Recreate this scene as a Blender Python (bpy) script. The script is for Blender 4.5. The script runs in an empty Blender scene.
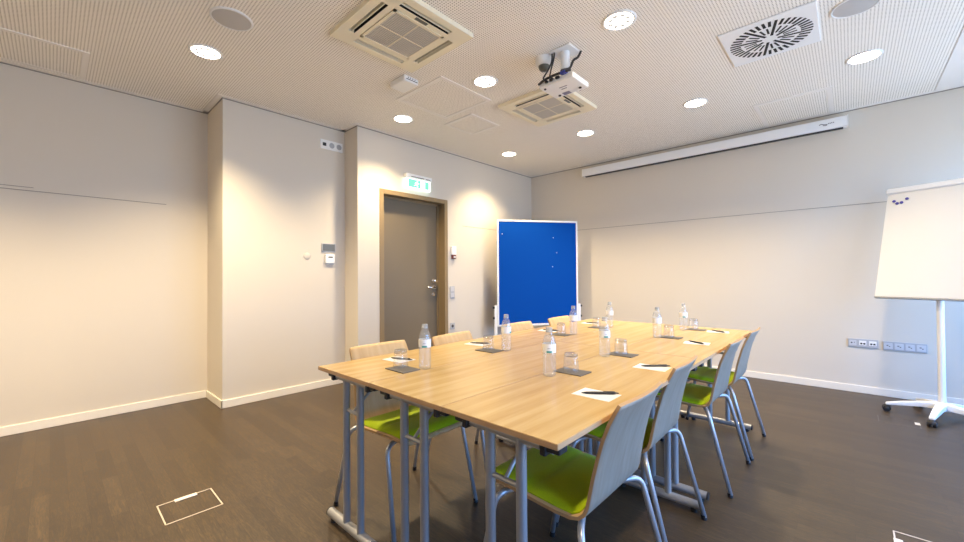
import bpy, bmesh, math, random
from mathutils import Vector, Matrix
random.seed(4)
PI = math.pi
scene = bpy.context.scene
COL = scene.collection

# ---------------------------------------------------------------- materials
def mat(name, color=(.8, .8, .8), rough=.5, metal=0., spec=.5, coat=0., emit=None, estr=0.):
    m = bpy.data.materials.new(name); m.use_nodes = True
    b = m.node_tree.nodes['Principled BSDF']
    b.inputs['Base Color'].default_value = (*color, 1)
    b.inputs['Roughness'].default_value = rough
    b.inputs['Metallic'].default_value = metal
    b.inputs['Specular IOR Level'].default_value = spec
    b.inputs['Coat Weight'].default_value = coat
    if emit:
        b.inputs['Emission Color'].default_value = (*emit, 1)
        b.inputs['Emission Strength'].default_value = estr
    return m

def nt(m): return m.node_tree.nodes, m.node_tree.links, m.node_tree.nodes['Principled BSDF']

def ramp(n, stops):
    r = n.new('ShaderNodeValToRGB')
    e = r.color_ramp.elements
    e[0].position, e[0].color = stops[0][0], (*stops[0][1], 1)
    e[1].position, e[1].color = stops[-1][0], (*stops[-1][1], 1)
    for p, c in stops[1:-1]:
        k = e.new(p); k.color = (*c, 1)
    return r

def coords(n, l, scale=(1, 1, 1)):
    t = n.new('ShaderNodeTexCoord'); mp = n.new('ShaderNodeMapping')
    mp.inputs['Scale'].default_value = scale
    l.new(t.outputs['Object'], mp.inputs['Vector'])
    return mp

def wood(name, c0, c1, c2, scale, rough=.35, spec=.5, fine=0.12, coat=0.):
    m = mat(name, c1, rough, spec=spec, coat=coat); n, l, b = nt(m)
    mp = coords(n, l, scale)
    a = n.new('ShaderNodeTexNoise'); a.inputs['Scale'].default_value = 1.; a.inputs['Detail'].default_value = 5
    a.inputs['Roughness'].default_value = .6; a.inputs['Distortion'].default_value = .4
    l.new(mp.outputs[0], a.inputs['Vector'])
    r = ramp(n, [(.28, c0), (.5, c1), (.72, c2)])
    l.new(a.outputs['Fac'], r.inputs['Fac']); l.new(r.outputs['Color'], b.inputs['Base Color'])
    return m

def paint(name, color, rough=.7, bump=.02, scale=300):
    m = mat(name, color, rough, spec=.3); n, l, b = nt(m)
    mp = coords(n, l)
    a = n.new('ShaderNodeTexNoise'); a.inputs['Scale'].default_value = scale; a.inputs['Detail'].default_value = 2
    l.new(mp.outputs[0], a.inputs['Vector'])
    bp = n.new('ShaderNodeBump'); bp.inputs['Strength'].default_value = bump; bp.inputs['Distance'].default_value = .002
    l.new(a.outputs['Fac'], bp.inputs['Height']); l.new(bp.outputs[0], b.inputs['Normal'])
    return m

def perforated(name, color, hole, pitch=.018, rad=.0046):
    """plasterboard with a square grid of round holes showing the dark fleece behind"""
    m = mat(name, color, .8, spec=.2); n, l, b = nt(m)
    t = n.new('ShaderNodeTexCoord')
    sc = n.new('ShaderNodeVectorMath'); sc.operation = 'SCALE'; sc.inputs['Scale'].default_value = 1 / pitch
    l.new(t.outputs['Object'], sc.inputs[0])
    fr = n.new('ShaderNodeVectorMath'); fr.operation = 'FRACTION'; l.new(sc.outputs[0], fr.inputs[0])
    sb = n.new('ShaderNodeVectorMath'); sb.operation = 'SUBTRACT'; sb.inputs[1].default_value = (.5, .5, .5)
    l.new(fr.outputs[0], sb.inputs[0])
    ml = n.new('ShaderNodeVectorMath'); ml.operation = 'MULTIPLY'; ml.inputs[1].default_value = (1, 1, 0)
    l.new(sb.outputs[0], ml.inputs[0])
    ln = n.new('ShaderNodeVectorMath'); ln.operation = 'LENGTH'; l.new(ml.outputs[0], ln.inputs[0])
    lt = n.new('ShaderNodeMath'); lt.operation = 'LESS_THAN'; lt.inputs[1].default_value = rad / pitch
    l.new(ln.outputs['Value'], lt.inputs[0])
    mx = n.new('ShaderNodeMix'); mx.data_type = 'RGBA'
    mx.inputs[6].default_value = (*color, 1); mx.inputs[7].default_value = (*hole, 1)
    l.new(lt.outputs[0], mx.inputs[0]); l.new(mx.outputs[2], b.inputs['Base Color'])
    return m

def thin_glass(name, tint=(.97, .98, .98), edge=(.55, .6, .62), gloss=.12, haze=.04):
    m = bpy.data.materials.new(name); m.use_nodes = True
    n, l = m.node_tree.nodes, m.node_tree.links
    n.remove(n['Principled BSDF'])
    lw = n.new('ShaderNodeLayerWeight'); lw.inputs['Blend'].default_value = .35
    r = ramp(n, [(.0, tint), (.62, tint), (1., edge)])
    l.new(lw.outputs['Facing'], r.inputs['Fac'])
    tr = n.new('ShaderNodeBsdfTransparent'); l.new(r.outputs['Color'], tr.inputs['Color'])
    gl = n.new('ShaderNodeBsdfGlossy'); gl.inputs['Roughness'].default_value = .04
    pw = n.new('ShaderNodeMath'); pw.operation = 'POWER'; pw.inputs[1].default_value = 4.
    l.new(lw.outputs['Facing'], pw.inputs[0])
    mu = n.new('ShaderNodeMath'); mu.operation = 'MULTIPLY_ADD'; mu.inputs[1].default_value = .45; mu.inputs[2].default_value = .05 + gloss*.05
    l.new(pw.outputs[0], mu.inputs[0])
    mx = n.new('ShaderNodeMixShader'); l.new(mu.outputs[0], mx.inputs[0])
    l.new(tr.outputs[0], mx.inputs[1]); l.new(gl.outputs[0], mx.inputs[2])
    df = n.new('ShaderNodeBsdfDiffuse'); df.inputs['Color'].default_value = (.85, .88, .89, 1)
    m2 = n.new('ShaderNodeMixShader'); m2.inputs[0].default_value = haze
    l.new(mx.outputs[0], m2.inputs[1]); l.new(df.outputs[0], m2.inputs[2])
    l.new(m2.outputs[0], n['Material Output'].inputs['Surface'])
    return m

WALLC = (.67, .615, .535)
M = {}
M['wall'] = paint('wall_paint', WALLC, .75)
M['skirting'] = mat('skirting_white', (.85, .80, .71), .4)
M['ceiling'] = perforated('perforated_plasterboard', (.93, .895, .83), (.36, .32, .27), .018, .0042)
M['ceiling_plain'] = paint('plain_plasterboard', (.86, .83, .79), .8, .01)
M['rail'] = mat('wall_rail', (.27, .24, .21), .6)
M['frame_bronze'] = mat('bronze_frame', (.27, .195, .105), .45, spec=.4)
M['door'] = mat('door_taupe', (.185, .147, .096), .45)
M['chrome'] = mat('satin_chrome', (.78, .78, .78), .22, 1.)
M['silver'] = mat('silver_powdercoat', (.40, .41, .43), .36, .5)
M['legmetal'] = mat('chair_leg_steel', (.50, .52, .56), .36, .6)
M['black'] = mat('black_plastic', (.015, .015, .017), .45)
M['darkgrey'] = mat('dark_grey_plastic', (.06, .06, .065), .5)
M['white'] = mat('white_plastic', (.85, .85, .84), .4)
M['whitemetal'] = mat('white_coated_metal', (.86, .87, .88), .3)
M['cream'] = mat('cream_plastic', (.86, .79, .60), .45)
M['creamgrille'] = mat('grille_grey', (.58, .56, .51), .6)
M['slot'] = mat('slot_black', (.01, .01, .01), .8)
M['socketgrey'] = mat('socket_grey', (.42, .43, .46), .4)
M['socketlight'] = mat('socket_insert', (.58, .59, .62), .4)
M['display'] = mat('display_grey', (.12, .12, .10), .3)
M['red'] = mat('red_plastic', (.16, .04, .03), .4)
M['speaker'] = mat('speaker_grille', (.52, .51, .50), .7)
M['beech'] = wood('beech_table', (.45, .290, .105), (.525, .362, .150), (.585, .43, .205), (22, 1.3, 22), .27)
M['beech_edge'] = wood('beech_edge', (.46, .27, .13), (.55, .34, .18), (.62, .41, .23), (5, 5, 60), .4)
M['chairwood'] = wood('beech_ply', (.62, .39, .165), (.70, .47, .215), (.76, .54, .28), (3, 22, 3), .38)
M['chairback'] = wood('beech_ply_daylit', (.29, .235, .175), (.335, .283, .222), (.38, .33, .27), (5, 30, 5), .45)  # same beech on the shell's outer face, daylight sheen painted in as grey
M['plyedge'] = mat('ply_edge', (.42, .25, .11), .5)
M['green'] = None
M['paper'] = mat('paper_white', (.76, .76, .75), .7)
M['coaster'] = mat('coaster_grey', (.125, .115, .105), .75)
M['pen'] = mat('pen_black', (.02, .022, .026), .3)
M['bottle'] = thin_glass('clear_pet', (.98, .985, .985), (.50, .54, .55), .6, .08)
M['water'] = thin_glass('water_fill', (.995, 1., 1.), (.86, .885, .90), .1)
M['glass'] = thin_glass('tumbler_glass', (.985, .985, .985), (.68, .69, .70), .6)
M['thickglass'] = thin_glass('tumbler_base_glass', (.90, .90, .905), (.55, .55, .57), 1.2)
M['cap'] = thin_glass('bottle_cap', (.70, .73, .74), (.55, .58, .59), 2.5, .25)
M['label'] = mat('label_white', (.86, .88, .88), .5)
M['teal'] = mat('label_teal', (.05, .33, .30), .5)
M['navy'] = mat('label_navy', (.05, .06, .12), .5)
M['blueboard'] = paint('blue_felt', (.002, .066, .38), .95, .25, 900)
M['blueboard'].node_tree.nodes['Principled BSDF'].inputs['Specular IOR Level'].default_value = .08
M['bluemagnet'] = mat('magnet_blue', (.05, .05, .32), .35)
M['tape'] = mat('floor_frame', (.62, .56, .48), .4)
M['exitgreen'] = mat('exit_green', (.02, .5, .12), .5, emit=(.16, .9, .36), estr=1.1)
M['exitwhite'] = mat('exit_white', (.9, .95, .92), .5, emit=(.75, 1., .88), estr=2.0)
M['bluecable'] = mat('blue_plug', (.02, .04, .30), .4)
M['faint_frame'] = mat('floor_frame_dark', (.12, .10, .09), .4)
M['lens'] = mat('lamp_lens', (1, 1, 1), .3, emit=(1, .86, .66), estr=14.)
M['lensdot'] = mat('lamp_reflector', (.25, .24, .22), .4, emit=(1, .94, .84), estr=.30)
M['bluegrey'] = mat('projector_window', (.25, .24, .28), .2)  # plain bluish grey for the marks under the projector body

def fabric_green():
    m = mat('lime_felt', (.36, .52, .004), .85, spec=.2); n, l, b = nt(m)
    mp = coords(n, l)
    a = n.new('ShaderNodeTexNoise'); a.inputs['Scale'].default_value = 420; a.inputs['Detail'].default_value = 3
    l.new(mp.outputs[0], a.inputs['Vector'])
    r = ramp(n, [(.3, (.38, .53, .002)), (.7, (.50, .69, .004))])
    l.new(a.outputs['Fac'], r.inputs['Fac']); l.new(r.outputs['Color'], b.inputs['Base Color'])
    bp = n.new('ShaderNodeBump'); bp.inputs['Strength'].default_value = .2; bp.inputs['Distance'].default_value = .001
    l.new(a.outputs['Fac'], bp.inputs['Height']); l.new(bp.outputs[0], b.inputs['Normal'])
    b.inputs['Sheen Weight'].default_value = .15
    return m
M['green'] = fabric_green()

def floor_mat():
    m = mat('dark_parquet', (.08, .055, .036), .4, spec=.5); n, l, b = nt(m)
    mp = coords(n, l)
    br = n.new('ShaderNodeTexBrick'); br.offset = .37; br.squash = 1.
    br.inputs['Scale'].default_value = 1.; br.inputs['Brick Width'].default_value = .55; br.inputs['Row Height'].default_value = .07
    br.inputs['Mortar Size'].default_value = .0008; br.inputs['Mortar Smooth'].default_value = .4
    br.inputs['Color1'].default_value = (.046, .031, .017, 1); br.inputs['Color2'].default_value = (.068, .047, .026, 1)
    br.inputs['Mortar'].default_value = (.03, .02, .013, 1); br.inputs['Bias'].default_value = -.1
    l.new(mp.outputs[0], br.inputs['Vector'])
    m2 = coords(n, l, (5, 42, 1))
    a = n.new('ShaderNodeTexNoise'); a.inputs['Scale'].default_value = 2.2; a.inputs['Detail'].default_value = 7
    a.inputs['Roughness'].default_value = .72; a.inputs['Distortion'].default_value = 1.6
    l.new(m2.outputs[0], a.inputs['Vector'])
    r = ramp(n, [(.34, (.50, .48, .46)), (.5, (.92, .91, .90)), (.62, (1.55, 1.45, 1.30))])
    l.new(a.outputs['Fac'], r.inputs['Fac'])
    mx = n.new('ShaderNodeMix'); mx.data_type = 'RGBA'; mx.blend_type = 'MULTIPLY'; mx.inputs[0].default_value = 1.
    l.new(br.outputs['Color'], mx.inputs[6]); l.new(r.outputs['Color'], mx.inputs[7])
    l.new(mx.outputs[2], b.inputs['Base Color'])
    rr = ramp(n, [(.3, (.34, .34, .34)), (.7, (.46, .46, .46))])
    l.new(a.outputs['Fac'], rr.inputs['Fac']); l.new(rr.outputs['Color'], b.inputs['Roughness'])
    bp = n.new('ShaderNodeBump'); bp.inputs['Strength'].default_value = .12; bp.inputs['Distance'].default_value = .002
    l.new(a.outputs['Fac'], bp.inputs['Height']); l.new(bp.outputs[0], b.inputs['Normal'])
    return m
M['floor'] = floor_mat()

# ---------------------------------------------------------------- mesh helpers
class MB:
    """collects shapes; build() links them as one mesh object"""
    def __init__(s): s.bm = bmesh.new(); s.mats = []; s.cur = 0
    def use(s, m):
        if m not in s.mats: s.mats.append(m)
        s.cur = s.mats.index(m); return s
    def _faces(s, fs, smooth=False):
        for f in fs: f.material_index = s.cur; f.smooth = smooth
    def box(s, x0, x1, y0, y1, z0, z1, bev=0., mx=None, seg=2):
        r = bmesh.ops.create_cube(s.bm, size=1.)
        vs = r['verts']
        for v in vs: v.co = Vector(((x0+x1)/2 + v.co.x*(x1-x0), (y0+y1)/2 + v.co.y*(y1-y0), (z0+z1)/2 + v.co.z*(z1-z0)))
        fs = set(f for v in vs for f in v.link_faces)
        if bev > 0:
            es = list(set(e for v in vs for e in v.link_edges))
            rb = bmesh.ops.bevel(s.bm, geom=es, offset=bev, segments=seg, affect='EDGES', profile=.5)
            vs = list(set(v for f in rb['faces'] for v in f.verts) | set(v for v in vs if v.is_valid))
            fs = set(f for v in vs for f in v.link_faces)
        if mx is not None:
            for v in vs: v.co = mx @ v.co
        s._faces(fs); return s
    def prism(s, pts, z0, z1, mx=None, smooth=False):
        """polygon in xy extruded from z0 to z1, optionally transformed"""
        lo = [s.bm.verts.new((p[0], p[1], z0)) for p in pts]; hi = [s.bm.verts.new((p[0], p[1], z1)) for p in pts]
        n = len(pts); fs = [s.bm.faces.new(lo[::-1]), s.bm.faces.new(hi)]
        sd = [s.bm.faces.new((lo[i], lo[(i+1) % n], hi[(i+1) % n], hi[i])) for i in range(n)]
        if mx is not None:
            for v in lo + hi: v.co = mx @ v.co
        s._faces(fs); s._faces(sd, smooth); return s
    def lathe(s, prof, seg=24, o=(0, 0, 0), mx=None, smooth=True):
        """profile [(r, z)] about z through o"""
        rings = []
        for r, z in prof:
            if r < 1e-6: rings.append([s.bm.verts.new((o[0], o[1], o[2]+z))])
            else: rings.append([s.bm.verts.new((o[0]+r*math.cos(2*PI*k/seg), o[1]+r*math.sin(2*PI*k/seg), o[2]+z)) for k in range(seg)])
        fs = []
        for a, b in zip(rings, rings[1:]):
            for k in range(seg):
                q = (k+1) % seg
                if len(a) == 1 and len(b) == 1: continue
                if len(a) == 1: fs.append(s.bm.faces.new((a[0], b[q], b[k])))
                elif len(b) == 1: fs.append(s.bm.faces.new((a[k], a[q], b[0])))
                else: fs.append(s.bm.faces.new((a[k], a[q], b[q], b[k])))
        if mx is not None:
            for rg in rings:
                for v in rg: v.co = mx @ v.co
        s._faces(fs, smooth); return s
    def cyl(s, p0, p1, r, seg=16, r1=None):
        p0, p1 = Vector(p0), Vector(p1); d = p1-p0; L = d.length
        mx = Matrix.Translation(p0) @ d.to_track_quat('Z', 'Y').to_matrix().to_4x4()
        r1 = r if r1 is None else r1
        n = len(s.bm.faces)
        s.lathe([(0, 0), (r, 0)], seg, mx=mx, smooth=False)
        s.lathe([(r, 0), (r1, L)], seg, mx=mx)
        s.lathe([(r1, L), (0, L)], seg, mx=mx, smooth=False)
        return s
    def tube(s, pts, r, seg=12, bend=0., n=6):
        """round tube along a polyline; bend rounds the inner corners"""
        P = [Vector(p) for p in pts]
        if bend > 0:
            Q = [P[0]]
            for a, b, c in zip(P, P[1:], P[2:]):
                u, w = (a-b), (c-b); k = min(bend, u.length*.45, w.length*.45)
                e0, e1 = b+u.normalized()*k, b+w.normalized()*k
                for i in range(n+1):
                    t = i/n; Q.append(e0*(1-t)**2 + b*2*t*(1-t) + e1*t*t)
            Q.append(P[-1]); P = Q
        up = None; rings = []
        for i, p in enumerate(P):
            d = (P[min(i+1, len(P)-1)]-P[max(i-1, 0)]).normalized()
            if up is None: up = d.orthogonal().normalized()
            else:
                up = (up - d*up.dot(d))
                up = up.normalized() if up.length > 1e-6 else d.orthogonal().normalized()
            sd = d.cross(up)
            rings.append([s.bm.verts.new(p + r*(up*math.cos(2*PI*k/seg)+sd*math.sin(2*PI*k/seg))) for k in range(seg)])
        fs = []
        for a, b in zip(rings, rings[1:]):
            fs += [s.bm.faces.new((a[k], a[(k+1) % seg], b[(k+1) % seg], b[k])) for k in range(seg)]
        s._faces(fs, True)
        s._faces([s.bm.faces.new(rings[0][::-1]), s.bm.faces.new(rings[-1])]); return s
    def build(s, name, m=None, parent=None, loc=(0, 0, 0), rz=0.):
        bmesh.ops.recalc_face_normals(s.bm, faces=s.bm.faces)
        me = bpy.data.meshes.new(name); s.bm.to_mesh(me); s.bm.free()
        for k in (s.mats if s.mats else [m]): me.materials.append(M[k])
        o = bpy.data.objects.new(name, me); COL.objects.link(o)
        o.location = loc; o.rotation_euler = (0, 0, rz)
        if parent: o.parent = parent
        return o

def tag(o, label=None, cat=None, group=None, kind=None):
    if label: o['label'] = label
    if cat: o['category'] = cat
    if group: o['group'] = group
    if kind: o['kind'] = kind
    return o

def thing(name, label, cat, loc=(0, 0, 0), rz=0., group=None):
    o = bpy.data.objects.new(name, None); COL.objects.link(o)
    o.empty_display_size = .1; o.location = loc; o.rotation_euler = (0, 0, rz)
    return tag(o, label, cat, group)

def copy_tree(o, parent=None):
    c = o.copy(); COL.objects.link(c)
    if parent: c.parent = parent
    for ch in list(o.children): copy_tree(ch, c)
    return c

def struct(name, mb, m=None):
    return tag(mb.build(name, m), kind='structure')

# ---------------------------------------------------------------- the room
# camera over the origin; +Y into the room along the left wall, X to the right
XA, XB, XC = -4.775, -4.252, -3.971      # the three faces of the left wall
YA, YB, YD = 1.072, 2.285, 5.542         # its two steps, and the back wall
XR, YF, H = 1.75, -1.8, 2.874

struct('floor', MB().box(XA-.3, XR+.3, YF-.3, YD+.3, -.1, 0), 'floor')
struct('ceiling', MB().use('ceiling').box(XA-.3, XR+.3, YF-.3, YD+.3, H, H+.1))

mb = MB()
DY0, DY1, DZ = 2.615, 3.555, 2.165       # door opening
mb.box(XA-.25, XA, YF-.25, YA, 0, H)
mb.box(XA-.25, XB, YA, YB, 0, H)
mb.box(XA-.25, XC, YB, DY0-.05, 0, H)
mb.box(XA-.25, XC, DY1+.05, YD, 0, H)
mb.box(XA-.25, XC, DY0-.05, DY1+.05, DZ+.05, H)
mb.box(XA-.25, XC-.3, DY0-.05, DY1+.05, 0, DZ+.05)
struct('wall_left', mb, 'wall')
struct('wall_back', MB().box(XA-.25, XR+.25, YD, YD+.2, 0, H), 'wall')
struct('wall_front', MB().box(XA-.25, XR+.25, YF-.2, YF, 0, H), 'wall')
# window wall on the daylight side, beyond the right edge of the frame
mb = MB()
WY = [(.2, 1.2), (1.8, 3.1), (3.6, 5.2)]; WZ0, WZ1 = .15, 2.5
mb.box(XR, XR+.2, YF-.2, YD+.2, 0, WZ0); mb.box(XR, XR+.2, YF-.2, YD+.2, WZ1, H)
ed = [YF-.2] + [v for w in WY for v in w] + [YD+.2]
for k in range(0, len(ed), 2): mb.box(XR, XR+.2, ed[k], ed[k+1], WZ0, WZ1)
struct('wall_right', mb, 'wall')
for i, (a, b) in enumerate(WY):
    f = MB(); c = (a+b)/2
    for y in (a+.03, c, b-.03): f.box(XR+.08, XR+.14, y-.03, y+.03, WZ0, WZ1)
    for z in (WZ0+.03, WZ1-.03): f.box(XR+.08, XR+.14, a, b, z-.03, z+.03)
    struct('window_%d' % (i+1), f, 'white')

# plain border strips of the perforated ceiling
t = MB()
e = .004
t.box(XA, XA+.05, YF, YA, H-e, H+.01); t.box(XA, XB+.05, YA-.05, YA, H-e, H+.01)
t.box(XB, XB+.05, YA, YB, H-e, H+.01); t.box(XB, XC+.05, YB-.05, YB, H-e, H+.01)
t.box(XC, XC+.05, YB, YD, H-e, H+.01); t.box(XC, .59, YD-.05, YD, H-e, H+.01)
t.box(.59, XR, YF, YD, H-e, H+.01)
struct('trim_1', t, 'ceiling_plain')
# dark shadow gap between ceiling and walls
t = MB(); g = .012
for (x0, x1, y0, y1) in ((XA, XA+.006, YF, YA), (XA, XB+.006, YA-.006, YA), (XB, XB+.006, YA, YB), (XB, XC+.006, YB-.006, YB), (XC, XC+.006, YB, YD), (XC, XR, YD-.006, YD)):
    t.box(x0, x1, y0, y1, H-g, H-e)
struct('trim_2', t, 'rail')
# skirting boards
hb, tb = .072, .013
def skirt(name, bx):
    m_ = MB()
    for b in bx: m_.box(*b, 0, hb, bev=.003)
    struct(name, m_, 'skirting')
skirt('baseboard_left', [(XA, XA+tb, YF, YA), (XA, XB+tb, YA-tb, YA), (XB, XB+tb, YA-tb, YB), (XB, XC+tb, YB-tb, YB), (XC, XC+tb, YB-tb, 2.562), (XC, XC+tb, 3.609, YD)])
skirt('baseboard_back', [(XC, XR, YD-tb, YD)])
# thin joint line of the wall lining at 1.9 m
t = MB()
t.box(XA, XA+.003, YF, .74, 1.898, 1.903); t.box(XC, XC+.003, 3.90, YD, 1.898, 1.903); t.box(XC, 1.2, YD-.003, YD, 1.898, 1.903)
struct('trim_3', t, 'rail')
t = MB(); t.box(XA, XA+.003, YF, -.1, 1.925, 1.929)
struct('trim_4', t, 'rail')

# ---------------------------------------------------------------- door
fr = MB()
fw_ = .055
fr.box(XC-.2, XC+.012, DY0-fw_, DY0, 0, DZ+fw_, bev=.003); fr.box(XC-.2, XC+.012, DY1, DY1+fw_, 0, DZ+fw_, bev=.003)
fr.box(XC-.2, XC+.012, DY0, DY1, DZ, DZ+fw_, bev=.003)
fr.box(XC-.135, XC-.115, DY1-.02, DY1, 0, DZ); fr.box(XC-.135, XC-.115, DY0, DY0+.02, 0, DZ); fr.box(XC-.135, XC-.115, DY0, DY1, DZ-.02, DZ)
door = tag(fr.build('door_1', 'frame_bronze'), kind='structure')
MB().box(XC-.18, XC-.135, DY0+.004, DY1-.004, .006, DZ-.004, bev=.002).build('door_leaf', 'door', door)
h = MB()
hx, hy, hz = XC-.135, DY1-.085, 1.055
h.cyl((hx, hy, hz), (hx+.012, hy, hz), .027); h.cyl((hx, hy, hz), (hx+.055, hy, hz), .011)
h.tube([(hx+.05, hy+.005, hz), (hx+.05, hy-.125, hz)], .010, 12)
h.build('door_handle', 'chrome', door)
h = MB(); h.cyl((hx, hy, hz-.095), (hx+.010, hy, hz-.095), .027); h.cyl((hx, hy, hz-.095), (hx+.022, hy, hz-.095), .011)
h.build('lock_cylinder', 'chrome', door)
h = MB(); h.cyl((hx, hy, hz+.085), (hx+.010, hy, hz+.085), .027); h.cyl((hx, hy, hz+.085), (hx+.035, hy, hz+.085), .015)
h.lathe([(0, 0), (.022, .002), (.026, .012), (.02, .022), (0, .024)], 16, mx=Matrix.Translation((hx+.035, hy, hz+.085)) @ Matrix.Rotation(PI/2, 4, 'Y'))
h.build('thumb_turn', 'chrome', door)

# ---------------------------------------------------------------- wall fittings
# exit sign over the door
es = thing('exit_sign', 'green lit emergency exit sign with running figure mounted above the door', 'exit sign', (XC, 3.10, 2.295))
MB().box(0, .06, -.20, .20, .105, .160, bev=.006).build('housing', 'white', es)
pn = MB().box(.018, .042, -.185, .185, -.015, .105, bev=.002).build('light_panel', 'exitwhite', es)
MB().box(.042, .0435, -.160, .160, .0, .098).build('green_field', 'exitgreen', es)
X0 = .0435
def yz(pts, x0, x1, mb_):   # polygon given in (y, z) extruded along x
    mx = Matrix(((0, 0, 1, 0), (1, 0, 0, 0), (0, 1, 0, 0), (0, 0, 0, 1)))
    mb_.prism(pts, x0, x1, mx)
pic = MB()
yz([(.03, .004), (.095, .004), (.095, .092), (.03, .092)], X0, X0+.001, pic)         # doorway
for (ya, yb) in (((-.062, .006), (-.036, .032)),): pass
def limb(a, b, w):
    a, b = Vector(a), Vector(b); d = (b-a).normalized(); n_ = Vector((-d.y, d.x))*w/2
    yz([tuple(a-n_), tuple(b-n_), tuple(b+n_), tuple(a+n_)], X0, X0+.0012, pic)
limb((-.028, .062), (-.038, .036), .016)                       # torso
limb((-.038, .038), (-.020, .026), .009); limb((-.020, .026), (-.022, .006), .008)
limb((-.038, .038), (-.054, .028), .009); limb((-.054, .028), (-.072, .024), .008)
limb((-.028, .060), (-.010, .052), .006); limb((-.010, .052), (.004, .058), .006)
limb((-.030, .060), (-.052, .062), .006); limb((-.052, .062), (-.060, .050), .006)
yz([(-.022+.008*math.cos(k*PI/6), .078+.008*math.sin(k*PI/6)) for k in range(12)], X0, X0+.0012, pic)
pic.build('pictogram', 'exitwhite', es)
st = MB(); st.box(.06, .0608, -.13, .07, .122, .129); st.box(.06, .0608, .10, .17, .122, .129)
st.build('label_strip', 'darkgrey', es)

# alarm button, switch and socket right of the door
a = thing('alarm_button', 'white wall call box with dark red base right of the door', 'alarm button', (XC, 3.71, 1.50))
MB().box(0, .03, -.042, .042, -.01, .105, bev=.005).build('cover', 'white', a)
b_ = MB(); b_.box(0, .036, -.030, .030, -.065, -.01, bev=.004); b_.build('base_unit', 'red', a)
MB().box(.036, .038, -.018, .018, -.050, -.030).build('button', 'white', a)
a = thing('light_switch', 'grey vertical light switch plate right of the door, below the call box', 'light switch', (XC, 3.69, .985))
MB().box(0, .010, -.042, .042, -.082, .082, bev=.003).build('plate', 'socketgrey', a)
for z in (-.04, .04): MB().box(.010, .014, -.03, .03, z-.033, z+.033, bev=.002).build('rocker', 'socketlight', a)

def socket_recess(mb_, y, z, x, r=.021):
    mb_.cyl((x, y, z), (x+.0008, y, z), r, 20)
a = thing('wall_socket', 'single grey wall socket low on the wall right of the door', 'socket', (XC, 3.69, .526))
MB().box(0, .010, -.042, .042, -.042, .042, bev=.003).build('plate', 'socketgrey', a)
s_ = MB(); socket_recess(s_, 0, 0, .010); s_.build('outlet', 'darkgrey', a)

# high triple socket on the middle wall face
a = thing('wall_socket', 'white triple socket plate high on the pier left of the door, near the ceiling', 'socket', (XB, 2.125, 2.668))
MB().box(0, .010, -.13, .13, -.052, .052, bev=.003).build('plate', 'white', a)
s_ = MB(); s_.box(.010, .0115, -.105, -.065, -.018, .018); s_.build('data_port', 'black', a)
for y in (0., .085):
    s_ = MB(); s_.lathe([(.030, 0), (.030, .002), (.022, .002), (.020, .0006), (0, .0006)], 20, mx=Matrix.Translation((.010, y, 0)) @ Matrix.Rotation(PI/2, 4, 'Y'))
    for q in (-.009, .009): s_.cyl((.010, y+q, 0), (.0115, y+q, 0), .004, 10)
    s_.build('outlet', 'socketgrey', a)
# display and thermostat below
a = thing('room_display', 'dark grey wall display panel on the pier, above the white thermostat', 'display', (XB, 2.086, 1.525))
MB().box(0, .014, -.078, .078, -.046, .046, bev=.003).build('bezel', 'socketgrey', a)
MB().box(.014, .0155, -.070, .070, -.038, .038).build('screen', 'display', a)
a = thing('thermostat', 'white thermostat box on the pier, below the dark display', 'thermostat', (XB, 2.096, 1.40))
MB().box(0, .028, -.052, .052, -.048, .052, bev=.006).build('body', 'white', a)
MB().box(.028, .0285, -.022, .028, .012, .026).build('screen', 'black', a)
MB().box(0, .022, -.046, .046, -.062, -.048, bev=.003).build('lower_lip', 'socketgrey', a)
d_ = MB(); d_.lathe([(.036, 0), (.036, .004), (.03, .007), (0, .008)], 28, mx=Matrix.Rotation(PI/2, 4, 'Y'))
tag(d_.build('blank_cover', 'wall', loc=(XB, 1.85, 1.425)), 'round blank cover disc painted like the pier it sits on', 'cover')

# back wall power strip: data plate and four sockets
a = thing('data_socket', 'grey triple plate with data ports low on the back wall', 'data socket', (.081, YD, .500))
MB().box(-.110, .110, -.011, 0, -.042, .042, bev=.003).build('plate', 'socketgrey', a)
for x in (0., .072):
    q = MB(); q.box(x-.026, x+.026, -.013, -.011, -.02, .026, bev=.001); q = q.build('insert', 'white', a)
    w = MB()
    for k in (-.011, .011): w.box(x+k-.008, x+k+.008, -.0136, -.013, -.012, .004)
    w.build('port', 'black', q)
q = MB(); q.box(-.100, -.046, -.0125, -.011, -.026, .026, bev=.001); q = q.build('insert', 'socketlight', a)
w = MB(); w.cyl((-.082, -.0125, 0), (-.082, -.0131, 0), .007, 12); w.cyl((-.062, -.0125, .004), (-.062, -.0131, .004), .004, 12); w.build('port', 'black', q)
a = thing('wall_socket', 'grey plate of four power sockets low on the back wall near the flip chart', 'socket', (.369, YD, .494))
MB().box(-.146, .146, -.011, 0, -.042, .042, bev=.003).build('plate', 'socketgrey', a)
for x in (-.109, -.036, .036, .109):
    q = MB(); q.box(x-.030, x+.030, -.0135, -.011, -.030, .030, bev=.001); q = q.build('insert', 'socketlight', a)
    w = MB(); w.cyl((x, -.0135, 0), (x, -.0138, 0), .022, 20)
    w.mats = ['socketlight', 'darkgrey']; w.cur = 1
    w.box(x-.012, x+.001, -.0146, -.0138, .001, .009); w.box(x+.003, x+.013, -.0146, -.0138, -.008, -.001)
    w.build('outlet', None, q)

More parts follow.
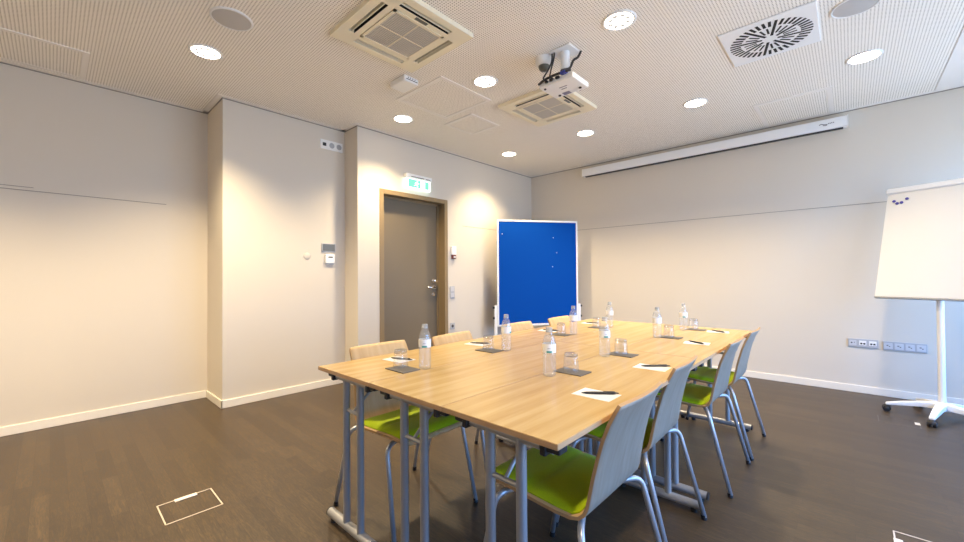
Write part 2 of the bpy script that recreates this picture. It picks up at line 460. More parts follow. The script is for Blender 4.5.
# ---------------------------------------------------------------- projection screen case
sc = thing('projection_screen', 'long white roll-up projection screen case mounted high along the back wall', 'projector screen', (-1.475, YD, 2.69))
MB().box(-1.476, 1.476, -.115, -.015, .0, .108, bev=.012, seg=3).build('case', 'whitemetal', sc)
for sx in (-1, 1): MB().box(sx*1.476-.004, sx*1.476+.004, -.117, -.013, -.002, .110, bev=.002).build('end_cap', 'white', sc)
MB().box(-1.44, 1.44, -.085, -.045, -.010, .001).build('screen_slot', 'black', sc)
for x in (-1.2, 1.2): MB().box(x-.03, x+.03, -.016, 0, .03, .10).build('wall_bracket', 'white', sc)
lg = MB()
lg.tube([(1.255, -.1155, .055), (1.272, -.1155, .062), (1.300, -.1155, .052), (1.320, -.1155, .050)], .003, 6)
lg.tube([(1.285, -.1155, .046), (1.305, -.1155, .040), (1.318, -.1155, .044)], .003, 6)
for k in range(4): lg.box(1.325+k*.013, 1.333+k*.013, -.1162, -.1145, .051+k*.001, .060+k*.001)
lg.build('maker_mark', 'darkgrey', sc)

# ---------------------------------------------------------------- ceiling fittings
DL = [(-3.485, .77, 'recessed downlight nearest the left wall, in front of the grey ceiling speaker'),
      (-1.095, 2.527, 'large bright recessed downlight in the middle of the ceiling, right of the projector'),
      (-2.285, 2.527, 'recessed downlight left of the projector, between the two air conditioners'),
      (-3.465, 2.527, 'recessed downlight in front of the door, near the white access point'),
      (-3.42, 4.26, 'recessed downlight nearest the far corner, above the blue board'),
      (-2.27, 4.26, 'recessed downlight behind the farther air conditioner, near the left end of the screen case'),
      (-1.09, 4.26, 'recessed downlight above the middle of the projection screen case'),
      (.10, 4.26, 'recessed downlight on the right, between the round vent and the window side'),
      (-2.285, .77, 'recessed downlight overhead, outside the picture, near table'),
      (-1.095, .77, 'recessed downlight overhead, outside the picture, above camera side'),
      (.10, .77, 'recessed downlight overhead, outside the picture, window side'),
      (-3.485, -.98, 'recessed downlight behind the camera, outside the picture, by the left wall'),
      (.10, 2.527, 'recessed downlight overhead, outside the picture, beside right ceiling speaker')]
dl = thing('downlight', DL[0][2], 'downlight', (DL[0][0], DL[0][1], H), 0, 'recessed ceiling downlights')
MB().lathe([(.108, 0), (.108, -.004), (.100, -.008), (.090, -.006), (.088, .0)], 36).build('trim_ring', 'white', dl)
rf = MB().use('lens').lathe([(.089, -.003), (.07, -.005), (0, -.006)], 36).use('lensdot')
for k in range(8):
    aa = 2*PI*k/8; rf.lathe([(.017, 0), (.017, -.002), (0, -.003)], 10, o=(.058*math.cos(aa), .058*math.sin(aa), -.0045))
for k in range(3):
    aa = 2*PI*k/3+.4; rf.lathe([(.009, 0), (.009, -.002), (0, -.003)], 10, o=(.026*math.cos(aa), .026*math.sin(aa), -.005))
rf.build('lens', None, dl)
SPOT = bpy.data.lights.new('downlight_lamp', 'SPOT')
SPOT.energy = 225; SPOT.color = (1, .775, .465); SPOT.spot_size = math.radians(120); SPOT.spot_blend = .85; SPOT.shadow_soft_size = .06
lo = bpy.data.objects.new('downlight_lamp', SPOT); COL.objects.link(lo); lo.parent = dl; lo.location = (0, 0, -.03)
DIM = SPOT.copy(); DIM.energy = 22          # the rows over the table are dimmed
MID = SPOT.copy(); MID.energy = 128
WIN = SPOT.copy(); WIN.energy = 75
for x, y, lb in DL[1:]:
    c = copy_tree(dl); c.location = (x, y, H); c['label'] = lb
    for q in c.children:
        if q.type == 'LIGHT': q.data = DIM if -3 < x < 0 and y < 4 else SPOT if y < 0 else WIN if x > 0 else MID

for x, y, lb in ((-2.917, .785, 'round grey ceiling speaker at the upper left, beside a downlight'), (.045, 3.40, 'round grey ceiling speaker at the upper right, beside the round vent')):
    s_ = thing('ceiling_speaker', lb, 'speaker', (x, y, H), 0, 'round ceiling speakers')
    MB().lathe([(.122, 0), (.122, -.004), (.116, -.009), (.110, -.009), (.108, 0)], 36).build('rim', 'white', s_)
    MB().lathe([(.110, -.006), (.06, -.011), (0, -.013)], 36).build('grille', 'speaker', s_)

def aircon(x, y, lb):
    t = thing('ceiling_air_conditioner', lb, 'air conditioner', (x, y, H), 0, 'ceiling cassette air conditioners')
    R, g0, zf = .345, .205, -.030
    f = MB()
    s0, s1, sl = .245, .290, .20          # slot band and half length
    # panel built from strips so that the four outlets stay open
    def strips(rot):
        mx = Matrix.Rotation(rot, 4, 'Z')
        f.box(s1, R, -s1, R, zf, 0, mx=mx)                             # outside the slot
        f.box(g0, s0, -g0, s0, zf, 0, mx=mx)                           # inside the slot
        f.box(s0, s1, -s0, -sl, zf, 0, mx=mx); f.box(s0, s1, sl, s1, zf, 0, mx=mx)
    for k in range(4): strips(k*PI/2)
    f.build('panel', 'cream', t)
    w = MB()
    for k in range(4):
        mx = Matrix.Rotation(k*PI/2, 4, 'Z')
        w.box(s0-.004, s1+.004, -sl-.004, sl+.004, -.003, -.001, mx=mx)
        w.box(s0-.001, s0+.001, -sl, sl, zf+.0005, -.001, mx=mx)
    w.build('outlet_recess', 'slot', t)
    for k in range(4):
        mx = Matrix.Rotation(k*PI/2, 4, 'Z')
        MB().box(s0+.019, s0+.024, -sl+.002, sl-.002, zf+.001, -.006, mx=mx).build('flap', 'cream', t)
    g = MB(); g.use('cream')
    for k in range(4):
        mx = Matrix.Rotation(k*PI/2, 4, 'Z'); g.box(.182, .202, -.202, .202, zf-.004, zf+.012, mx=mx)
    g.box(-.182, .182, -.003, .003, zf-.003, zf+.010); g.box(-.003, .003, -.182, .182, zf-.003, zf+.010)
    for k in range(26):
        y0 = -.178 + k*.0142; g.use('creamgrille'); g.box(-.182, .182, y0, y0+.009, zf-.001, zf+.004)
    g.use('creamgrille'); g.box(-.182, .182, -.182, .182, zf+.003, zf+.006)
    g.build('intake_grille', None, t)
    MB().box(.212, .238, -.06, .035, zf-.002, zf+.003, bev=.001).build('signal_window', 'display', t)
    return t
aircon(-2.235, 1.625, 'larger-looking cream ceiling air conditioner at the upper left, nearer the camera')
aircon(-2.165, 3.31, 'cream ceiling air conditioner behind the projector, farther from the camera')

v = thing('ceiling_vent', 'square white ceiling vent with a round swirl of black slots', 'vent', (-.397, 3.445, H))
MB().box(-.265, .265, -.285, .285, -.010, 0, bev=.003).build('plate', 'whitemetal', v)
for k in range(8):
    w = MB()
    def slot(ang, r0, r1, wd):
        mx = Matrix.Rotation(ang, 4, 'Z')
        w.box(r0, r1, -wd/2+.004, wd/2+.004, -.0112, -.0098, mx=mx)
    a0 = 2*PI*k/8 + .25
    slot(a0, .045, .238, .017)
    for j in range(1, 5): slot(a0+j*2*PI/40, .172, .238, .017)
    for j in range(1, 3): slot(a0+j*2*PI/24, .078, .152, .012)
    w.build('slot_sector', 'slot', v)

# access hatches, plain frames around perforated leaves
def hatch(x0, x1, y0, y1, lb, nm='access_hatch'):
    t = thing(nm, lb, 'hatch', ((x0+x1)/2, (y0+y1)/2, H), 0, 'ceiling access hatches')
    hx_, hy_ = (x1-x0)/2, (y1-y0)/2; w = .038
    f = MB()
    f.box(-hx_, hx_, -hy_, -hy_+w, -.007, 0); f.box(-hx_, hx_, hy_-w, hy_, -.007, 0)
    f.box(-hx_, -hx_+w, -hy_+w, hy_-w, -.007, 0); f.box(hx_-w, hx_, -hy_+w, hy_-w, -.007, 0)
    f.build('frame', 'ceiling_plain', t)
    MB().box(-hx_+w+.004, hx_-w-.004, -hy_+w+.004, hy_-w-.004, -.005, 0).build('leaf', 'ceiling', t)
hatch(-3.13, -2.485, 2.20, 2.835, 'larger square ceiling access hatch between the two air conditioners')
hatch(-3.27, -2.84, 2.93, 3.38, 'small square ceiling access hatch left of the farther air conditioner')
hatch(-.69, -.10, 4.72, 5.50, 'ceiling access hatch at the right, above the screen case')
hatch(-4.70, -4.12, -1.1, .187, 'long ceiling access hatch at the upper left along the left wall')

r_ = thing('wireless_access_point', 'white box access point fixed to the ceiling beside the square hatch', 'access point', (-2.785, 2.045, H))
MB().box(-.105, .105, -.075, .075, -.05, 0, bev=.012, seg=3).build('body', 'white', r_)
MB().box(.1045, .1065, -.055, .06, -.034, -.028).build('port_row', 'black', r_)
q = MB()
for k in range(4): q.cyl((.1045, -.035+k*.023, -.016), (.1065, -.035+k*.023, -.016), .005, 10)
q.build('indicator_lights', 'darkgrey', r_)

dm = thing('motion_sensor', 'white ceiling sensor with dark domed eye, beside the projector mount', 'sensor', (-1.715, 2.575, H))
MB().lathe([(.068, 0), (.068, -.012), (.064, -.045), (.052, -.058), (.042, -.060), (0, -.060)], 28).build('housing', 'white', dm)
MB().lathe([(.044, -.058), (.040, -.078), (.026, -.094), (0, -.100)], 24).build('eye', 'display', dm)

# projector with its ceiling mount
px, py = -1.545, 2.60
p = thing('projector', 'white ceiling projector hanging on a short mount with black cables', 'projector', (px, py, H))
q = MB(); q.box(-.085, .085, -.085, .085, -.008, 0, bev=.003); q.build('ceiling_plate', 'white', p)
q = MB(); q.lathe([(.034, -.006), (.034, -.15), (.030, -.16), (0, -.16)], 20); q.build('mount_tube', 'white', p)
q = MB(); q.lathe([(.026, -.155), (.032, -.17), (.032, -.215), (.02, -.225), (0, -.225)], 20); q.box(-.05, .05, -.012, .012, -.232, -.217, bev=.003); q.build('joint', 'white', p)
q = MB()
for sx in (-1, 1): q.tube([(0, 0, -.222), (sx*.07, -.05, -.232), (sx*.10, -.08, -.240)], .008, 8); q.tube([(0, 0, -.222), (sx*.07, .05, -.232), (sx*.10, .08, -.240)], .008, 8)
q.build('bracket_arms', 'darkgrey', p)
body = MB().box(-.150, .135, -.125, .110, -.277, -.236, bev=.009, seg=3).build('body', 'white', p)
q = MB()
for (x, w) in ((-.09, .02), (-.05, .02), (.0, .03)): q.box(x, x+w, -.142, -.122, -.256, -.240, bev=.002)
q.build('plugs', 'black', body)
q = MB(); q.box(.045, .085, -.150, -.100, -.242, -.222, bev=.003); q.build('blue_plug', 'bluecable', body)
q = MB(); q.cyl((.06, .109, -.256), (.06, .118, -.256), .017, 20); q.build('lens_ring', 'darkgrey', body)
q = MB(); q.cyl((-.115, -.095, -.2765), (-.115, -.095, -.283), .009, 12); q.cyl((.09, .06, -.2765), (.09, .06, -.283), .011, 12); q.cyl((-.09, .07, -.2765), (-.09, .07, -.283), .011, 12)
q.build('foot_screws', 'black', body)
q = MB()
for k in range(2): q.box(-.03, .035-k*.02, -.04+k*.03, -.03+k*.03, -.2780, -.2768)
q.box(-.06, .0, .05, .095, -.2780, -.2768)
q.build('underside_label', 'bluegrey', body)
q = MB()
q.tube([(-.02, -.134, -.248), (-.03, -.165, -.235), (-.05, -.11, -.15), (-.06, -.06, -.06), (-.06, -.05, -.002)], .006, 8, .03)
q.tube([(-.08, -.138, -.248), (-.085, -.17, -.238), (-.06, -.13, -.16), (-.075, -.06, -.07), (-.08, -.05, -.002)], .006, 8, .03)
q.tube([(-.150, -.128, -.244), (-.09, -.146, -.236), (-.02, -.146, -.230), (.06, -.140, -.228), (.12, -.128, -.228)], .009, 8, .02)
q.tube([(.05, -.13, -.225), (.04, -.12, -.20), (.06, -.03, -.16), (.065, .01, -.08), (.075, .06, -.05), (.09, .075, -.002)], .009, 8, .03)
q.build('cables', 'black', p)

# ---------------------------------------------------------------- pin board in the corner
BA = math.atan2(1.005, .715)
pb = thing('pin_board', 'tall blue felt pin board in a white frame standing in the far corner', 'pin board', (-3.3425, 4.8175, 0), BA)
bw, z0, z1 = .6165, .478, 2.005
MB().box(-bw+.02, bw-.02, -.012, .012, z0+.02, z1-.02).build('felt_panel', 'blueboard', pb)
f = MB()
for (a, b, c, d) in ((-bw, -bw+.024, z0, z1), (bw-.024, bw, z0, z1), (-bw, bw, z0, z0+.026), (-bw, bw, z1-.026, z1)): f.box(a, b, -.017, .017, c, d, bev=.003)
f.build('frame', 'whitemetal', pb)
for sx in (-1, 1):
    l_ = MB(); xx = sx*(bw+.022)
    l_.box(xx-.020, xx+.020, -.015, .015, .05, .78, bev=.004)
    l_ = l_.build('upright', 'whitemetal', pb)
    ft = MB().box(xx-.022, xx+.022, -.24, .24, .025, .055, bev=.006); ft.build('foot', 'whitemetal', l_)
    k_ = MB()
    for z in (.60, .75): k_.cyl((xx+sx*.019, 0, z), (xx+sx*.040, 0, z), .017, 14)
    k_.build('clamp_knobs', 'black', l_)
    k_ = MB()
    for y in (-.21, .21): k_.cyl((xx, y, 0), (xx, y, .026), .018, 12)
    k_.build('glides', 'black', l_)
pinm = MB()
for (x, z) in ((-.54, 1.80), (.235, 1.755), (.285, 1.535), (.22, 1.33)): pinm.lathe([(.006, 0), (.005, .006), (0, .007)], 8, mx=Matrix.Translation((x, -.012, z)) @ Matrix.Rotation(PI/2, 4, 'X'))
pinm.build('pins', 'white', pb)

# ---------------------------------------------------------------- flip chart
fx, fy = .54, 4.975
fc = thing('flip_chart', 'white flip chart easel on a wheeled star base near the right edge', 'flip chart', (fx, fy, 0), 0)
base = MB()
base.lathe([(.0, .075), (.055, .075), (.055, .110), (.035, .135), (0, .135)], 20)
base.build('hub', 'whitemetal', fc)
for k in range(5):
    an = math.radians(182 + 72*k); u = Vector((math.cos(an), math.sin(an), 0)); n_ = Vector((-u.y, u.x, 0))
    arm = MB(); pr_ = [(.02, .132, .082, .030), (.12, .122, .080, .026), (.24, .098, .066, .021), (.33, .075, .056, .017)]
    vs = []
    for (r, zt, zb, w) in pr_:
        vs.append([arm.bm.verts.new(u*r + n_*s_*w + Vector((0, 0, z))) for (s_, z) in ((-1, zb), (1, zb), (1, zt), (-1, zt))])
    fs = [arm.bm.faces.new(vs[0]), arm.bm.faces.new(vs[-1][::-1])]
    for a, b in zip(vs, vs[1:]):
        for j in range(4): fs.append(arm.bm.faces.new((a[j], a[(j+1) % 4], b[(j+1) % 4], b[j])))
    bmesh.ops.bevel(arm.bm, geom=[e_ for e_ in arm.bm.edges], offset=.004, segments=2, affect='EDGES')
    arm = arm.build('base_arm', 'whitemetal', fc)
    cs = MB(); c = u*.325
    for s_ in (-1, 1):
        cc = c + n_*.016*s_ + Vector((0, 0, .026))
        cs.cyl(cc - n_*.009, cc + n_*.009, .026, 18)
    cs.cyl(c + Vector((0, 0, .03)), c + Vector((0, 0, .058)), .012, 12)
    cs.lathe([(.030, .026), (.026, .046), (.012, .057), (0, .058)], 16, o=tuple(c))
    cs.build('castor', 'black', arm)
q = MB(); q.cyl((0, 0, .12), (0, 0, 1.07), .022, 20); q.build('pole', 'whitemetal', fc)
# board, leaning back and turned towards the table
uh = Vector((.9063, -.4226, 0)); nh = Vector((-.4226, -.9063, 0)); lean = math.atan2(.27, 1.0)
uv = (Vector((0, 0, 1))*math.cos(lean) - nh*math.sin(lean)); nn = uh.cross(uv)
O = nh*.055 + Vector((0, 0, .985))
BM = Matrix(((uh.x, nn.x, uv.x, O.x), (uh.y, nn.y, uv.y, O.y), (uh.z, nn.z, uv.z, O.z), (0, 0, 0, 1)))  # local x right, y towards the viewer, z up the board
if nn.dot(nh) < 0: BM = Matrix(((uh.x, -nn.x, uv.x, O.x), (uh.y, -nn.y, uv.y, O.y), (uh.z, -nn.z, uv.z, O.z), (0, 0, 0, 1)))
hw = .400
MB().box(-hw, hw, -.030, -.012, 0, 1.02, bev=.003, mx=BM).build('board', 'whitemetal', fc)
MB().box(-hw+.004, hw-.004, -.012, -.001, .010, .99, mx=BM).build('paper_pad', 'paper', fc)
MB().box(-hw-.004, hw+.004, -.032, .016, .985, 1.035, bev=.010, mx=BM, seg=3).build('paper_clamp', 'whitemetal', fc)
MB().box(-hw, hw, -.034, .004, -.006, .006, bev=.002, mx=BM).build('lower_edge_rail', 'silver', fc)
q = MB(); q.box(-.05, .05, -.060, -.030, .02, .18, bev=.006, mx=BM); q.build('board_bracket', 'whitemetal', fc)
for (x, z) in ((-.345, .910), (-.322, .886), (-.292, .891), (-.258, .921)):
    q = MB(); q.lathe([(.0125, 0), (.012, .006), (.009, .008), (0, .008)], 18, mx=BM @ Matrix.Translation((x, -.001, z)) @ Matrix.Rotation(-PI/2, 4, 'X'))
    q.build('magnet', 'bluemagnet', fc)

# ---------------------------------------------------------------- floor boxes
def floorbox(x0, x1, y0, y1, hy0, hy1, lb, mt='tape'):
    t = thing('floor_box', lb, 'floor box', ((x0+x1)/2, (y0+y1)/2, 0), 0, 'floor socket boxes set in the parquet')
    hx_, hy_ = (x1-x0)/2, (y1-y0)/2; f = MB(); w = .006
    f.box(-hx_, hx_, -hy_, -hy_+w, 0, .0015); f.box(-hx_, hx_, hy_-w, hy_, 0, .0015); f.box(-hx_, -hx_+w, -hy_, hy_, 0, .0015); f.box(hx_-w, hx_, -hy_, hy_, 0, .0015)
    f.build('frame', mt, t)
    c = (y0+y1)/2
    hnd = MB().box(-hx_-.002, -hx_+.028, hy0-c, hy1-c, 0, .004, bev=.001).build('handle', 'skirting', t)
    return t
floorbox(-2.695, -2.456, .380, .625, .455, .555, 'floor socket box outlined in the parquet at the lower left')
floorbox(.128, .370, 2.44, 2.672, 2.50, 2.595, 'floor socket box at the lower right edge of the picture')
t = floorbox(.150, .388, 4.55, 4.76, 4.60, 4.66, 'floor socket box under the front wheel of the flip chart', 'faint_frame')
t.rotation_euler = (0, 0, PI)

# ---------------------------------------------------------------- tables
TX0, TX1, TY0, TY1, TZ = -1.919, -.559, .887, 3.679, .764
SW = (TX1-TX0)/3; SL = (TY1-TY0)/2; TH = .0175
def make_table():
    t = thing('folding_table', '-', 'table', (0, 0, 0), 0, 'narrow folding tables pushed together')
    w, l_ = SW/2, SL/2
    top = MB(); top.use('beech'); top.box(-w+.0007, w-.0007, -l_+.0007, l_-.0007, TZ-TH, TZ)
    top.use('beech_edge')
    bm = top.bm
    bmesh.ops.bevel(bm, geom=list(bm.edges), offset=.0015, segments=2, affect='EDGES')
    for f in bm.faces:
        if abs(f.normal.z) < .5: f.material_index = 1
    top.build('table_top', None, t)
    for s_ in (-1, 1):
        y = s_*(l_-.062)
        rl = MB(); rl.cyl((-w+.05, y, TZ-TH-.026), (w-.05, y, TZ-TH-.026), .016, 14)
        rl = rl.build('support_rail', 'silver', t)
        for sx in (-1, 1):
            b = MB(); x = sx*(w-.055)
            b.box(x-.034, x+.034, y-.020, y+.024, TZ-TH-.034, TZ-TH, bev=.005)
            b.box(x-sx*.018-.010, x-sx*.018+.010, y-.026, y+.030, TZ-TH-.046, TZ-TH-.012, bev=.004)
            b.build('hinge_bracket', 'black', rl)
        for sx in (-1, 1):
            lg_ = MB(); lg_.cyl((sx*.0615, y, .045), (sx*.0615, y, TZ-TH-.012), .0165, 20)
            lg_ = lg_.build('leg', 'silver', t)
            cp = MB(); cp.cyl((sx*.0615, y, TZ-TH-.020), (sx*.0615, y, TZ-TH), .0175, 16); cp.build('leg_cap', 'black', lg_)
        MB().cyl((-.0615, y, .575), (.0615, y, .575), .0085, 12).build('crossbar', 'silver', t)
        MB().cyl((0, y, .578), (0, y-s_*.19, TZ-TH-.004), .007, 10).build('folding_strut', 'silver', t)
        ft = MB(); ft.cyl((-.218, y, .036), (.218, y, .036), .0210, 20)
        ft = ft.build('foot', 'silver', t)
        for sx in (-1, 1):
            c = MB(); c.cyl((sx*.218, y, .036), (sx*.224, y, .036), .0218, 20); c.cyl((sx*.185, y, 0), (sx*.185, y, .022), .016, 14)
            c.build('end_cap', 'black', ft)
    return t
tb0 = make_table()
CN = ['door side', 'middle', 'window side']
lbls = {(0, 0): 'narrow beech folding table at the near left corner of the conference table',
        (1, 0): 'narrow beech folding table at the near end, in the middle of the three',
        (2, 0): 'narrow beech folding table at the near right corner, closest to the camera',
        (0, 1): 'narrow beech folding table at the far left, in front of the blue board',
        (1, 1): 'narrow beech folding table at the far end, in the middle of the three',
        (2, 1): 'narrow beech folding table at the far right, towards the flip chart'}
for j in range(2):
    for i in range(3):
        t = tb0 if (i, j) == (0, 0) else copy_tree(tb0)
        t.location = (TX0+SW*(i+.5), TY0+SL*(j+.5), 0); t['label'] = lbls[(i, j)]

# ---------------------------------------------------------------- chairs (sitter faces local +x)
PROF = [(.272, .432), (.262, .449), (.238, .459), (.18, .4605), (.10, .456), (.02, .450), (-.05, .446), (-.098, .446), (-.124, .452),
        (-.141, .466), (-.150, .488), (-.157, .520), (-.169, .580), (-.184, .640), (-.201, .700), (-.222, .755), (-.245, .800), (-.254, .818)]
def halfw(i):
    n = len(PROF)
    if i <= 6: return .205 + .003*min(i, 3) - (.020 if i == 0 else .006 if i == 1 else 0)
    k = (i-6)/(n-1-6); return .214 - .034*k - (.002 if i == n-1 else 0)
def make_chair():
    t = thing('conference_chair', '-', 'chair', (0, 0, 0), 0, 'chairs around the conference table')
    sh = MB(); bm = sh.bm; NS = 12; TH_ = .011
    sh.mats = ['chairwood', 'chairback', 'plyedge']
    n = len(PROF); G = []; Bk = []
    for i, (x, z) in enumerate(PROF):
        x0, z0_ = PROF[max(i-1, 0)]; x1, z1_ = PROF[min(i+1, n-1)]
        d = Vector((x1-x0, z1_-z0_)).normalized(); nr = Vector((d.y, -d.x))     # towards the sitter
        nr = nr if nr.dot(Vector((.5, .6))) > 0 else -nr
        rowf, rowb = [], []
        hw_ = halfw(i); cur = max(0, (i-8)/(n-9))*.014
        for j in range(NS+1):
            s = -1 + 2*j/NS
            off = cur*(s*s) - cur*.3                       # backrest hollow in plan
            dish = (-.004*(1-s*s) if i < 8 else 0)
            p = Vector((x+off, s*hw_, z+dish))
            # round the top corners of the backrest
            if i == n-1 and abs(s) > .95: p.z -= .002
            rowf.append(bm.verts.new(p)); rowb.append(bm.verts.new(p - Vector((nr.x, 0, nr.y))*TH_))
        G.append(rowf); Bk.append(rowb)
    def quad(a, b, c, d, mi, sm=True):
        f = bm.faces.new((a, b, c, d)); f.material_index = mi; f.smooth = sm
    for i in range(n-1):
        for j in range(NS):
            quad(G[i][j], G[i+1][j], G[i+1][j+1], G[i][j+1], 0)
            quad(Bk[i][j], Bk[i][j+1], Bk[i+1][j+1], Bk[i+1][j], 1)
        quad(G[i][0], Bk[i][0], Bk[i+1][0], G[i+1][0], 2, False); quad(G[i][NS], G[i+1][NS], Bk[i+1][NS], Bk[i][NS], 2, False)
    for j in range(NS):
        quad(G[0][j], G[0][j+1], Bk[0][j+1], Bk[0][j], 2, False); quad(G[-1][j], Bk[-1][j], Bk[-1][j+1], G[-1][j+1], 2, False)
    sh.build('plywood_shell', None, t)
    # seat pad with a stitched crease across its middle
    pd = MB(); bm = pd.bm; NX, NY = 22, 14; top = []; bot = []
    def zs(x):
        for (xa, za), (xb, zb) in zip(PROF, PROF[1:]):
            if xb <= x <= xa: return zb + (za-zb)*(x-xb)/(xa-xb)
        return PROF[0][1]
    for i in range(NX+1):
        x = .258 - i*(.258+.118)/NX; rt_, rb_ = [], []
        for j in range(NY+1):
            s = -1+2*j/NY; hw_ = .199
            ed_ = min(1, min(i, NX-i)/1.6) * min(1, min(j, NY-j)/1.4)
            cre = math.exp(-((x-.07)/.010)**2)*.008
            y = s*hw_
            if i == 0 or i == NX: y *= .93
            zz = zs(x) - .004*(1-s*s)
            rt_.append(bm.verts.new((x, y, zz+.007+.017*ed_**.5-cre))); rb_.append(bm.verts.new((x, y, zz+.0005)))
        top.append(rt_); bot.append(rb_)
    def q2(a, b, c, d):
        f = bm.faces.new((a, b, c, d)); f.smooth = True
    for i in range(NX):
        for j in range(NY):
            q2(top[i][j], top[i+1][j], top[i+1][j+1], top[i][j+1]); q2(bot[i][j], bot[i][j+1], bot[i+1][j+1], bot[i+1][j])
        q2(top[i][0], bot[i][0], bot[i+1][0], top[i+1][0]); q2(top[i][NY], top[i+1][NY], bot[i+1][NY], bot[i][NY])
    for j in range(NY):
        q2(top[0][j], top[0][j+1], bot[0][j+1], bot[0][j]); q2(top[NX][j], bot[NX][j], bot[NX][j+1], top[NX][j+1])
    pd.build('seat_pad', 'green', t)
    # steel frame: cross tubes under the seat, four bent legs
    for (x, xf, nm) in ((.150, .272, 'front_crossbar'), (-.105, -.256, 'rear_crossbar')):
        zt = .425
        MB().cyl((x, -.15, zt), (x, .15, zt), .011, 14).build(nm, 'legmetal', t)
        for sy in (-1, 1):
            lg_ = MB(); xk = .185 if x > 0 else -.148
            lg_.tube([(x, sy*.14, zt), (xk, sy*.236, zt-.004), (xf, sy*.257, .012)], .011, 14, .05)
            lg_ = lg_.build('leg', 'legmetal', t)
            dx = (xf-xk)/.42*.022
            c = MB(); c.cyl((xf, sy*.257, 0), (xf-dx, sy*.256, .022), .0125, 14); c.build('foot_cap', 'black', lg_)
    for sy in (-1, 1): MB().box(-.06, .18, sy*.12-.012, sy*.12+.012, .424, .438, bev=.003).build('seat_rail', 'black', t)
    return t
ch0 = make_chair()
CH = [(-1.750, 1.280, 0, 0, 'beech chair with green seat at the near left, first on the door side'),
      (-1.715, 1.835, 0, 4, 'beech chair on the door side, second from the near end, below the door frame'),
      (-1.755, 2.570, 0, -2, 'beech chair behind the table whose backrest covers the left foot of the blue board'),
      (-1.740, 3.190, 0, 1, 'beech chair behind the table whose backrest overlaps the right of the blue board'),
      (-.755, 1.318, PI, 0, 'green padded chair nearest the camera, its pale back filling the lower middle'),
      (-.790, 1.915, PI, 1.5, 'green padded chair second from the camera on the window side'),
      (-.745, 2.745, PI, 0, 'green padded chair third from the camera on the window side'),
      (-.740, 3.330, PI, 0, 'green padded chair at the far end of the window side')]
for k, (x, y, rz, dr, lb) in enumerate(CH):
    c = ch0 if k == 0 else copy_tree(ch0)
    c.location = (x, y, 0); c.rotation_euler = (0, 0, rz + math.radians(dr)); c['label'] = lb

# ---------------------------------------------------------------- things on the table
def make_bottle():
    t = thing('water_bottle', '-', 'bottle', (0, 0, 0), 0, 'water bottles on the table')
    R = .0285
    pf = [(0, .004), (.020, .0), (.026, .003), (R, .010), (R, .020)]
    z = .020
    while z < .098: pf += [(R-.0012, z+.004), (R, z+.009)]; z += .009+.002
    pf += [(R, .104), (R, .143), (.0275, .150), (.0245, .163), (.0195, .176), (.0148, .186), (.0135, .192), (.0135, .200)]
    MB().lathe(pf, 28).build('body', 'bottle', t)
    MB().lathe([(0, .006), (.024, .006), (.0268, .014), (.0268, .10), (.0268, .148), (.023, .163), (.019, .173), (0, .173)], 24).build('water', 'water', t)
    lb_ = MB(); lb_.lathe([(R+.0004, .103), (R+.0004, .141)], 28); lb_ = lb_.build('label', 'label', t)
    def patch(a0, a1, za, zb, nm, mt):
        p_ = MB(); n = 8; rr = R+.0009; A = []; B = []
        for i in range(n+1):
            a_ = a0+(a1-a0)*i/n; A.append(p_.bm.verts.new((rr*math.cos(a_), rr*math.sin(a_), za))); B.append(p_.bm.verts.new((rr*math.cos(a_), rr*math.sin(a_), zb)))
        for i in range(n): p_.bm.faces.new((A[i], A[i+1], B[i+1], B[i])).smooth = True
        p_.build(nm, mt, lb_)
    patch(-1.15, -.35, .104, .112, 'teal_mark', 'teal')
    patch(-1.0, -.55, .121, .1235, 'print_line', 'socketgrey')
    MB().lathe([(.0150, .190), (.0158, .192), (.0158, .194), (.0142, .195), (.0142, .209), (.012, .211), (0, .211)], 20).build('cap', 'cap', t)
    return t
BT = [(-1.502, 1.226, .0, 'plastic water bottle at the near left, standing alone before the door'),
      (-1.500, 1.830, 1.0, 'plastic water bottle in front of the left edge of the blue board'),
      (-1.530, 2.650, 1.9, 'plastic water bottle in front of the right edge of the blue board'),
      (-1.505, 3.200, 2.4, 'plastic water bottle farthest left at the far end, right of the blue board'),
      (-.988, 1.500, -.25, 'plastic water bottle nearest the camera on the window side'),
      (-.995, 2.045, -.05, 'plastic water bottle second from the camera on the window side'),
      (-1.008, 2.875, 2.6, 'plastic water bottle third from the camera on the window side'),
      (-.985, 3.385, -.35, 'plastic water bottle at the far end of the window side')]
b0 = make_bottle()
for k, (x, y, rz, lb) in enumerate(BT):
    c = b0 if k == 0 else copy_tree(b0)
    c.location = (x+.020, y-.025, TZ); c.rotation_euler = (0, 0, rz); c['label'] = lb

